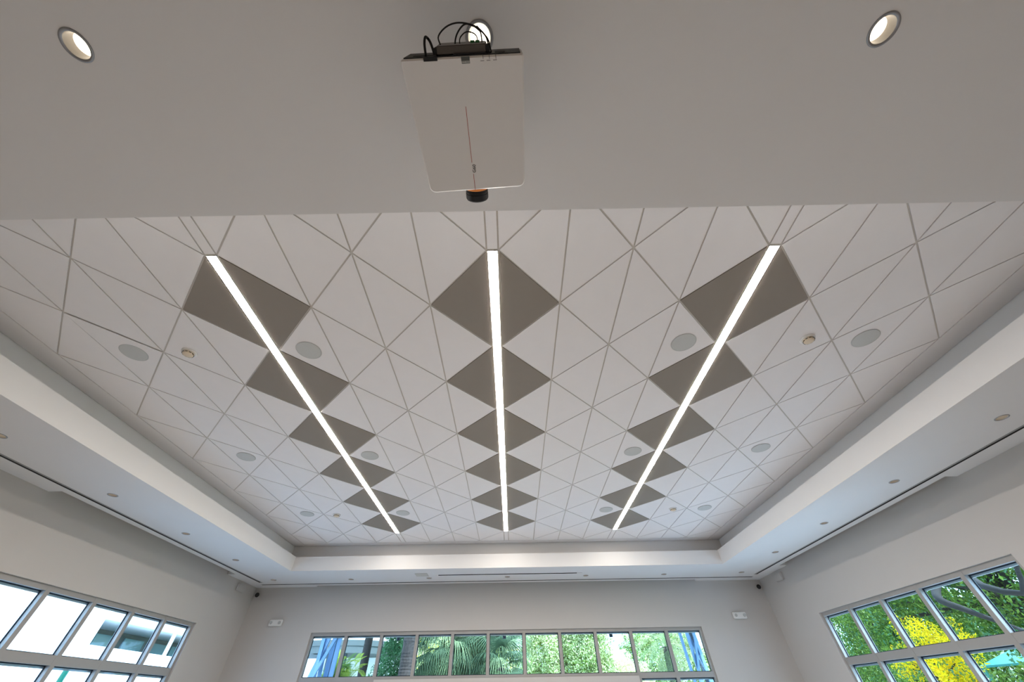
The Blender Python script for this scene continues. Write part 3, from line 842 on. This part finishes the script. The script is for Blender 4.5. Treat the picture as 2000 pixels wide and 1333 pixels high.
# ---- villa beyond the back terrace
t = tag(empty('white_villa', (-10.5, 30, -0.2)), 'white villa with a curved grey balcony beyond the palms', 'building')
def partv(nm, b_, m):
    x0, x1, y0, y1, z0, z1 = b_
    return box_obj(nm, (x0 + 10.5, x1 + 10.5, y0 - 30, y1 - 30, z0 + 0.2, z1 + 0.2), m, t)
partv('wall', (-14.2, -4.2, 32.5, 33.5, -0.2, 10), M['white_wall'])
b = bmesh.new()
arc = [(4.2 * math.cos(a) - 1.4, -3.6 * math.sin(a) + 2.5) for a in np.linspace(0.0, math.pi, 20)]
prism(b, arc, 4.72, 5.02); mesh_obj('balcony', b, M['villa_grey'], t)
b = bmesh.new(); prism(b, [(p[0] * 0.97 - 0.04, p[1] * 0.97) for p in arc], 4.35, 4.72); mesh_obj('balcony_band', b, M['villa_grey'], t)
partv('column', (-12.15, -10.95, 29.2, 29.6, -0.2, 4.6), M['dark_steel'])
partv('beam', (-13.2, -10.95, 29.15, 29.65, 4.15, 4.6), M['dark_steel'])
for k in range(4): partv('window', (-9.6 + 1.5 * k, -8.7 + 1.5 * k, 32.44, 32.5, 5.4, 7.0), M['teal_glass'])

# ---- vegetation builders
def leaves_mesh(name, centers, radii, per, size, mats, weights, squash=1.0):
    """clusters of small pointed leaves"""
    V, F, MI = [], [], []
    cs = np.asarray(centers, float); rs = np.asarray(radii, float)
    tot = 0
    P = []
    for c, r in zip(cs, rs):
        k = per
        d = RNG.normal(size=(k, 3)); d /= np.linalg.norm(d, axis=1, keepdims=True)
        rr = r * RNG.uniform(0.25, 1.0, (k, 1)) ** 0.5
        q = c + d * rr * np.array([1, 1, squash])
        P.append(q)
    P = np.concatenate(P); n = len(P)
    a = RNG.normal(size=(n, 3)); a /= np.linalg.norm(a, axis=1, keepdims=True)
    b2 = RNG.normal(size=(n, 3)); b2 -= a * (a * b2).sum(1, keepdims=True); b2 /= np.linalg.norm(b2, axis=1, keepdims=True)
    s = size * RNG.uniform(0.6, 1.3, (n, 1))
    quad = np.stack([P - a * s, P + b2 * s * 0.42 - a * s * 0.1, P + a * s, P - b2 * s * 0.42 - a * s * 0.1], 1).reshape(-1, 3)
    faces = np.arange(4 * n).reshape(n, 4)
    me = bpy.data.meshes.new(name)
    me.vertices.add(4 * n); me.vertices.foreach_set('co', quad.ravel())
    me.loops.add(4 * n); me.loops.foreach_set('vertex_index', faces.ravel().astype(np.int32))
    me.polygons.add(n); me.polygons.foreach_set('loop_start', (np.arange(n) * 4).astype(np.int32))
    try: me.polygons.foreach_set('loop_total', np.full(n, 4, dtype=np.int32))
    except Exception: pass
    for m in mats: me.materials.append(m)
    me.polygons.foreach_set('material_index', RNG.choice(len(mats), n, p=weights).astype(np.int32))
    me.update(calc_edges=True)
    return me

def crown_points(c, rad, n, shell=0.55):
    c = np.array(c); rad = np.array(rad)
    d = RNG.normal(size=(n, 3)); d /= np.linalg.norm(d, axis=1, keepdims=True)
    return c + d * rad * RNG.uniform(shell, 1.0, (n, 1))

def leafy_tree(name, base, crown_c, crown_r, ncl, per, size, mats, weights, lab, cat, group=None, trunk_r=0.16, clr=0.45, nbr=7, extra=None):
    t = tag(empty(name, base), lab, cat, group)
    B = Vector(base)
    cc = Vector(crown_c) - B
    pts = crown_points(cc, crown_r, ncl)
    b = bmesh.new()
    mid = Vector((cc.x * 0.4, cc.y * 0.4, max(0.6, cc.z - crown_r[2] * 0.7)))
    tube(b, bezier([(0, 0, 0), (cc.x * 0.1, cc.y * 0.1, mid.z * 0.5), mid, Vector((cc.x, cc.y, cc.z + crown_r[2] * 0.4))], 12), trunk_r, 10,
         taper=list(np.linspace(trunk_r, trunk_r * 0.3, len(bezier([(0, 0, 0), (0, 0, 1), (0, 0, 2), (0, 0, 3)], 12)))))
    mesh_obj('trunk', b, M['bark'], t, True)
    for k in range(nbr):
        q = Vector(pts[k % ncl])
        bb = bmesh.new()
        path = bezier([mid + Vector((0, 0, 0.15 * k % 0.6)), (mid + q) / 2 + Vector((0, 0, 0.2)), q], 8)
        tube(bb, path, 0.05, 7, taper=list(np.linspace(trunk_r * 0.45, 0.012, len(path))))
        mesh_obj('branch', bb, M['bark'], t, True)
    me = leaves_mesh('foliage', pts, np.full(ncl, clr), per, size, mats, weights)
    inst('foliage', me, t)['kind'] = 'stuff'
    if extra:
        ec, er, en_, ep, es, em, ew, enm = extra
        pe = crown_points(Vector(ec) - B, er, en_, 0.3)
        inst(enm, leaves_mesh(enm, pe, np.full(en_, 0.22), ep, es, em, ew), t)['kind'] = 'stuff'
    return t

def fan_mesh(name, plen, flen, nl, droop, m):
    """fan palm leaf: petiole along +x then radiating leaflets"""
    V, F = [], []
    def seg(pts, wds):
        i0 = len(V)
        for p, (wx, wy, wz) in zip(pts, wds):
            V.append((p[0] - wx, p[1] - wy, p[2] - wz)); V.append((p[0] + wx, p[1] + wy, p[2] + wz))
        for k in range(len(pts) - 1):
            F.append((i0 + 2 * k, i0 + 2 * k + 1, i0 + 2 * k + 3, i0 + 2 * k + 2))
    seg([(0, 0, 0), (plen * 0.5, 0, plen * 0.10), (plen, 0, plen * 0.05)], [(0, 0.012, 0)] * 3)
    seg([(0, 0, 0.01), (plen * 0.5, 0, plen * 0.10 + 0.01), (plen, 0, plen * 0.05 + 0.01)], [(0, 0, 0.012)] * 3)
    o = (plen, 0, plen * 0.05)
    for k in range(nl):
        a = (k / (nl - 1) - 0.5) * math.radians(250)
        ln = flen * (1 - 0.28 * abs(k / (nl - 1) - 0.5) * 2) * random.uniform(0.9, 1.1)
        ca, sa = math.cos(a), math.sin(a)
        pts, wd = [], []
        fold = 0.10 * abs(sa)
        for q, t_ in enumerate((0, 0.4, 0.7, 0.88, 1.0)):
            r = ln * t_
            z = fold * r - droop * ln * max(0, t_ - 0.35) ** 2 * 1.6
            pts.append((o[0] + ca * r, o[1] + sa * r, o[2] + z))
            ww = (0.004, 0.017, 0.014, 0.008, 0.0015)[q]
            wd.append((-sa * ww, ca * ww, 0.3 * ww))
        seg(pts, wd)
    return raw_mesh(name, V, F, m)

def feather_mesh(name, ln, npair, leaf, droop, m, vang=0.5):
    V, F = [], []
    def P(t_): return Vector((ln * t_ * (1 - 0.12 * t_), 0, ln * (0.30 * t_ - droop * t_ * t_)))
    def seg(pts, wds):
        i0 = len(V)
        for p, wv in zip(pts, wds):
            V.append(tuple(p - wv)); V.append(tuple(p + wv))
        for k in range(len(pts) - 1): F.append((i0 + 2 * k, i0 + 2 * k + 1, i0 + 2 * k + 3, i0 + 2 * k + 2))
    ts = [k / 10 for k in range(11)]
    seg([P(x) for x in ts], [Vector((0, 0.014 * (1 - 0.8 * x), 0)) for x in ts])
    seg([P(x) for x in ts], [Vector((0, 0, 0.012 * (1 - 0.8 * x))) for x in ts])
    for k in range(npair):
        t_ = 0.15 + 0.84 * k / (npair - 1)
        p = P(t_); tg = (P(min(1, t_ + 0.02)) - P(t_ - 0.02)).normalized()
        ll = leaf * (0.55 + 0.45 * math.sin(math.pi * min(1, t_ * 1.05))) * random.uniform(0.85, 1.1)
        for s in (-1, 1):
            dv = (tg * 0.75 + Vector((0, s, 0)) * 0.8 + Vector((0, 0, 1)) * vang * 0.4).normalized()
            pts = [p, p + dv * ll * 0.5, p + dv * ll * 0.8 - Vector((0, 0, 0.06 * ll)), p + dv * ll - Vector((0, 0, 0.22 * ll))]
            wv = tg * 0.010
            seg(pts, [wv * 0.5, wv, wv * 0.8, wv * 0.1])
    return raw_mesh(name, V, F, m)

def palm_trunk(base, h, r0, r1, parent, lean=(0, 0), ringy=0.022, nr=None, m=None):
    nr = nr or int(h / 0.04)
    b = bmesh.new()
    rings = []
    for k in range(nr + 1):
        t_ = k / nr
        rr = r0 + (r1 - r0) * t_ + (ringy * r0 if k % 2 else 0) + random.uniform(-0.02, 0.02) * r0
        rings.append([b.verts.new((lean[0] * t_ + rr * math.cos(2 * math.pi * q / 14) * random.uniform(0.96, 1.04), lean[1] * t_ + rr * math.sin(2 * math.pi * q / 14), h * t_)) for q in range(14)])
    for A, B in zip(rings, rings[1:]):
        for q in range(14): b.faces.new((A[q], A[(q + 1) % 14], B[(q + 1) % 14], B[q]))
    b.faces.new(rings[-1])
    return mesh_obj('trunk', b, m or M['palm_bark'], parent)

FAN = [fan_mesh('frond', 0.75, 0.85, 36, 0.9, L['sabal']), fan_mesh('frond', 0.6, 0.8, 34, 1.3, L['sabal2']), fan_mesh('frond', 0.85, 0.95, 38, 1.1, L['sabal'])]
FEA = [feather_mesh('frond', 2.3, 34, 0.42, 0.62, L['date']), feather_mesh('frond', 2.1, 32, 0.40, 0.80, L['date']), feather_mesh('frond', 1.9, 30, 0.38, 1.0, L['date2'])]
ARE = [feather_mesh('frond', 1.0, 24, 0.30, 0.35, L['areca']), feather_mesh('frond', 0.9, 22, 0.28, 0.55, L['areca']), feather_mesh('frond', 0.95, 22, 0.28, 0.45, L['areca2'])]

def palm(name, base, h, r, fronds, n, lab, group, lo=-50, hi=65, lean=(0, 0), sc=1.0, m=None):
    t = tag(empty(name, base), lab, 'palm', group)
    palm_trunk(base, h, r * 1.1, r * 0.9, t, lean, m=m)
    for k in range(n):
        az = 2 * math.pi * (k * 0.381966) + random.uniform(-0.2, 0.2)
        el = math.radians(lo + (hi - lo) * ((k + 0.5) / n) + random.uniform(-8, 8))
        inst('frond', random.choice(fronds), t, (lean[0], lean[1], h - 0.05 + 0.25 * k / n), (0, -el, az), sc * random.uniform(0.88, 1.12))
    return t

# back garden, left to right
palm('royal_palm', (-5.75, 17.0, -0.2), 6.2, 0.155, FEA, 14, 'palm with a bare dark trunk in front of the white villa', None, m=M['bark'])
t = tag(empty('areca_palm', (-5.42, 14.0, -0.2)), 'bright lime green areca palm clump behind the lattice column', 'palm')
for k in range(7):
    b = bmesh.new(); a = 2 * math.pi * k / 7
    tube(b, bezier([(0.12 * math.cos(a), 0.12 * math.sin(a), 0), (0.16 * math.cos(a), 0.16 * math.sin(a), 1.0), (0.24 * math.cos(a), 0.24 * math.sin(a), 1.9)], 8), 0.025, 7)
    mesh_obj('stem', b, L['areca2'], t, True)
for k in range(130):
    az = k * 2.39996; el = math.radians(random.uniform(-15, 72))
    inst('frond', random.choice(ARE), t, (random.uniform(-0.35, 0.3), random.uniform(-0.3, 0.3), random.uniform(1.6, 2.75)), (0, -el, az), random.uniform(0.55, 0.8))
leafy_tree('ficus_shrub', (-4.55, 17.2, -0.2), (-4.6, 17.2, 2.6), (0.62, 0.62, 1.9), 60, 130, 0.055, [L['ficus'], L['ficus2']], [0.55, 0.45], 'tall dark green ficus shrub left of the rough palm trunk', 'shrub', clr=0.32, trunk_r=0.06)
leafy_tree('low_shrub', (-4.9, 16.2, -0.2), (-4.9, 16.2, 1.75), (0.5, 0.5, 0.85), 26, 120, 0.05, [L['ficus2'], L['ficus']], [0.7, 0.3], 'low green shrub at the foot of the ficus', 'shrub', clr=0.28, trunk_r=0.04)
palm('cabbage_palm', (-3.53, 14.5, -0.2), 5.6, 0.205, FAN, 22, 'palm with a thick ringed grey trunk cut off by the window head', 'fan palms behind the terrace')
palm('fan_palm', (-2.55, 16.2, -0.2), 3.35, 0.16, FAN, 34, 'fan palm with drooping leaves right of the thick palm trunk', 'fan palms behind the terrace', -65, 55)
palm('fan_palm', (-1.25, 16.8, -0.2), 3.7, 0.17, FAN, 38, 'densest fan palm with blue green leaves left of the window middle', 'fan palms behind the terrace', -75, 50)
palm('fan_palm', (-0.35, 15.8, -0.2), 2.75, 0.15, FAN, 30, 'lowest fan palm at the middle of the back window', 'fan palms behind the terrace', -60, 60, sc=0.92)
palm('fan_palm', (-2.0, 18.5, -0.2), 2.7, 0.15, FAN, 24, 'shaded fan palm half hidden between its neighbours', 'fan palms behind the terrace', -50, 60)
leafy_tree('pale_tree', (1.9, 25.0, -0.2), (1.9, 25.0, 3.9), (1.5, 1.5, 2.6), 170, 420, 0.058, [L['pale'], L['pale2'], L['oak2']], [0.55, 0.3, 0.15], 'pale green leafy tree just right of the fan palms', 'tree', 'light green trees beyond the terrace', clr=0.5)
leafy_tree('pale_tree', (4.2, 24.5, -0.2), (4.2, 24.5, 3.7), (1.3, 1.3, 2.5), 170, 420, 0.058, [L['pale'], L['oak2'], L['pale2']], [0.6, 0.25, 0.15], 'greener leafy tree beside the white gap of sky', 'tree', 'light green trees beyond the terrace', clr=0.5)
leafy_tree('pale_tree', (6.9, 29.0, -0.2), (6.9, 29.0, 2.0), (2.0, 1.6, 1.9), 120, 360, 0.06, [L['pale2'], L['pale']], [0.65, 0.35], 'low yellowish green tree under the white gap of sky', 'tree', 'light green trees beyond the terrace', clr=0.5)
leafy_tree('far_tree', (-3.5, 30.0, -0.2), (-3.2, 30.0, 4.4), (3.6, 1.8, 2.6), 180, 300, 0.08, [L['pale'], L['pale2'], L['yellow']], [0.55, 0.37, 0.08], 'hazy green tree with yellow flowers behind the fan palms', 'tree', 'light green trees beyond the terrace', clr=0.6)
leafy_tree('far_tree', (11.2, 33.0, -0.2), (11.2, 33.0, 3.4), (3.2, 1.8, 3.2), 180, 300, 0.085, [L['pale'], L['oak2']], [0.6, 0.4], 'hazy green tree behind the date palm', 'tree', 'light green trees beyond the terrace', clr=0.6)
palm('date_palm', (6.25, 17.0, -0.2), 3.35, 0.20, FEA, 44, 'date palm with long arching feather fronds beside the right lattice column', None, -62, 62, sc=0.78)

# right garden
leafy_tree('oak_tree', (13.5, 9.5, -0.2), (13.6, 10.8, 4.6), (2.6, 4.6, 2.2), 200, 230, 0.058, [L['oak'], L['oak2'], L['ficus2']], [0.6, 0.25, 0.15], 'large dark green oak with spreading boughs outside the right window', 'tree', clr=0.62, trunk_r=0.30, nbr=12)
leafy_tree('oak_tree', (15.5, 17.0, -0.2), (15.2, 16.6, 3.7), (2.2, 2.6, 2.7), 140, 210, 0.058, [L['oak2'], L['oak'], L['ficus2']], [0.45, 0.35, 0.2], 'oak with sky showing through its leaves at the far end of the right window', 'tree', clr=0.5, trunk_r=0.22)
leafy_tree('oak_tree', (17.5, 23.0, -0.2), (17.2, 22.6, 3.8), (2.4, 2.6, 2.9), 140, 180, 0.07, [L['oak2'], L['oak'], L['pale']], [0.5, 0.3, 0.2], 'farthest oak, only a sliver of it at the end pane of the right window', 'tree', clr=0.55, trunk_r=0.2)
leafy_tree('yellow_flowering_tree', (11.4, 11.3, -0.2), (11.4, 11.0, 2.2), (0.9, 1.3, 0.9), 24, 60, 0.05, [L['oak2'], L['ficus2']], [0.6, 0.4], 'tree full of bright yellow blossom outside the right window', 'tree', None, trunk_r=0.09, clr=0.35,
           extra=((11.2, 10.9, 2.35), (0.75, 1.25, 0.95), 70, 100, 0.034, [L['yellow'], L['yellow2']], [0.8, 0.2], 'blossom'))
leafy_tree('yellow_flowering_shrub', (10.9, 8.2, -0.2), (10.9, 8.3, 1.6), (0.6, 0.8, 0.6), 16, 60, 0.05, [L['oak2'], L['ficus2']], [0.6, 0.4], 'lower yellow blossoming shrub nearest in the right window', 'shrub', None, trunk_r=0.05, clr=0.3,
           extra=((10.8, 8.1, 1.65), (0.5, 0.6, 0.42), 16, 70, 0.034, [L['yellow'], L['yellow2']], [0.8, 0.2], 'blossom'))
for k, (y, lab) in enumerate(((6.0, 'background hedge tree nearest the camera side of the right garden'), (13.6, 'background hedge tree behind the yellow blossom'), (21.4, 'background hedge tree at the far right garden'), (29.4, 'background hedge tree farthest away in the right garden'))):
    leafy_tree('hedge_tree', (22.0 + k, y, -0.2), (22.0 + k, y, 2.4 + 0.35 * k), (1.8, 3.0, 2.4 + 0.3 * k), 110, 150, 0.11, [L['oak2'], L['oak'], L['pale']], [0.45, 0.3, 0.25], lab, 'tree', 'hedge trees in the right background', clr=0.8)
# oak boughs seen through the nearest panes
t = tag(empty('oak_bough', (13.5, 9.5, 4.2)), 'long dark overhanging bough crossing the right window', 'branch')
b = bmesh.new(); path = bezier([(0, 0, 0.5), (-2.3, -0.5, -0.3), (-3.5, -1.02, -0.96), (-3.6, -1.5, -1.28), (-3.5, -1.9, -1.55), (-3.3, -2.3, -1.85)], 20)
tube(b, path, 0.1, 9, taper=list(np.linspace(0.12, 0.02, len(path)))); mesh_obj('limb', b, M['bark'], t, True)
b = bmesh.new(); path = bezier([(-2.3, -0.5, -0.3), (-2.9, -1.5, -0.7), (-3.5, -2.15, -0.99), (-3.5, -2.75, -1.23), (-3.5, -3.0, -0.86), (-3.4, -3.4, -0.5)], 14)
tube(b, path, 0.1, 8, taper=list(np.linspace(0.09, 0.025, len(path)))); mesh_obj('limb', b, M['bark'], t, True)
# teal awning
t = tag(empty('teal_awning', (16.0, 13.4, -0.2)), 'teal sloping awning beyond the yellow shrub', 'awning')
b = bmesh.new()
v = [b.verts.new(p) for p in ((-0.9, -1.0, 2.45), (0.9, -1.0, 2.95), (0.9, 0.6, 2.95), (-0.9, 0.6, 2.45))]
v2 = [b.verts.new(p.co + Vector((0, 0, 0.05))) for p in v]
b.faces.new(v[::-1]); b.faces.new(v2)
for k in range(4): b.faces.new((v[k], v[(k + 1) % 4], v2[(k + 1) % 4], v2[k]))
mesh_obj('cover', b, M['teal'], t)
for x, y in ((-0.85, -0.95), (-0.85, 0.55), (0.85, -0.95), (0.85, 0.55)):
    box_obj('post', (x - 0.03, x + 0.03, y - 0.03, y + 0.03, 0, 2.46 if x < 0 else 2.94), M['teal'], t)
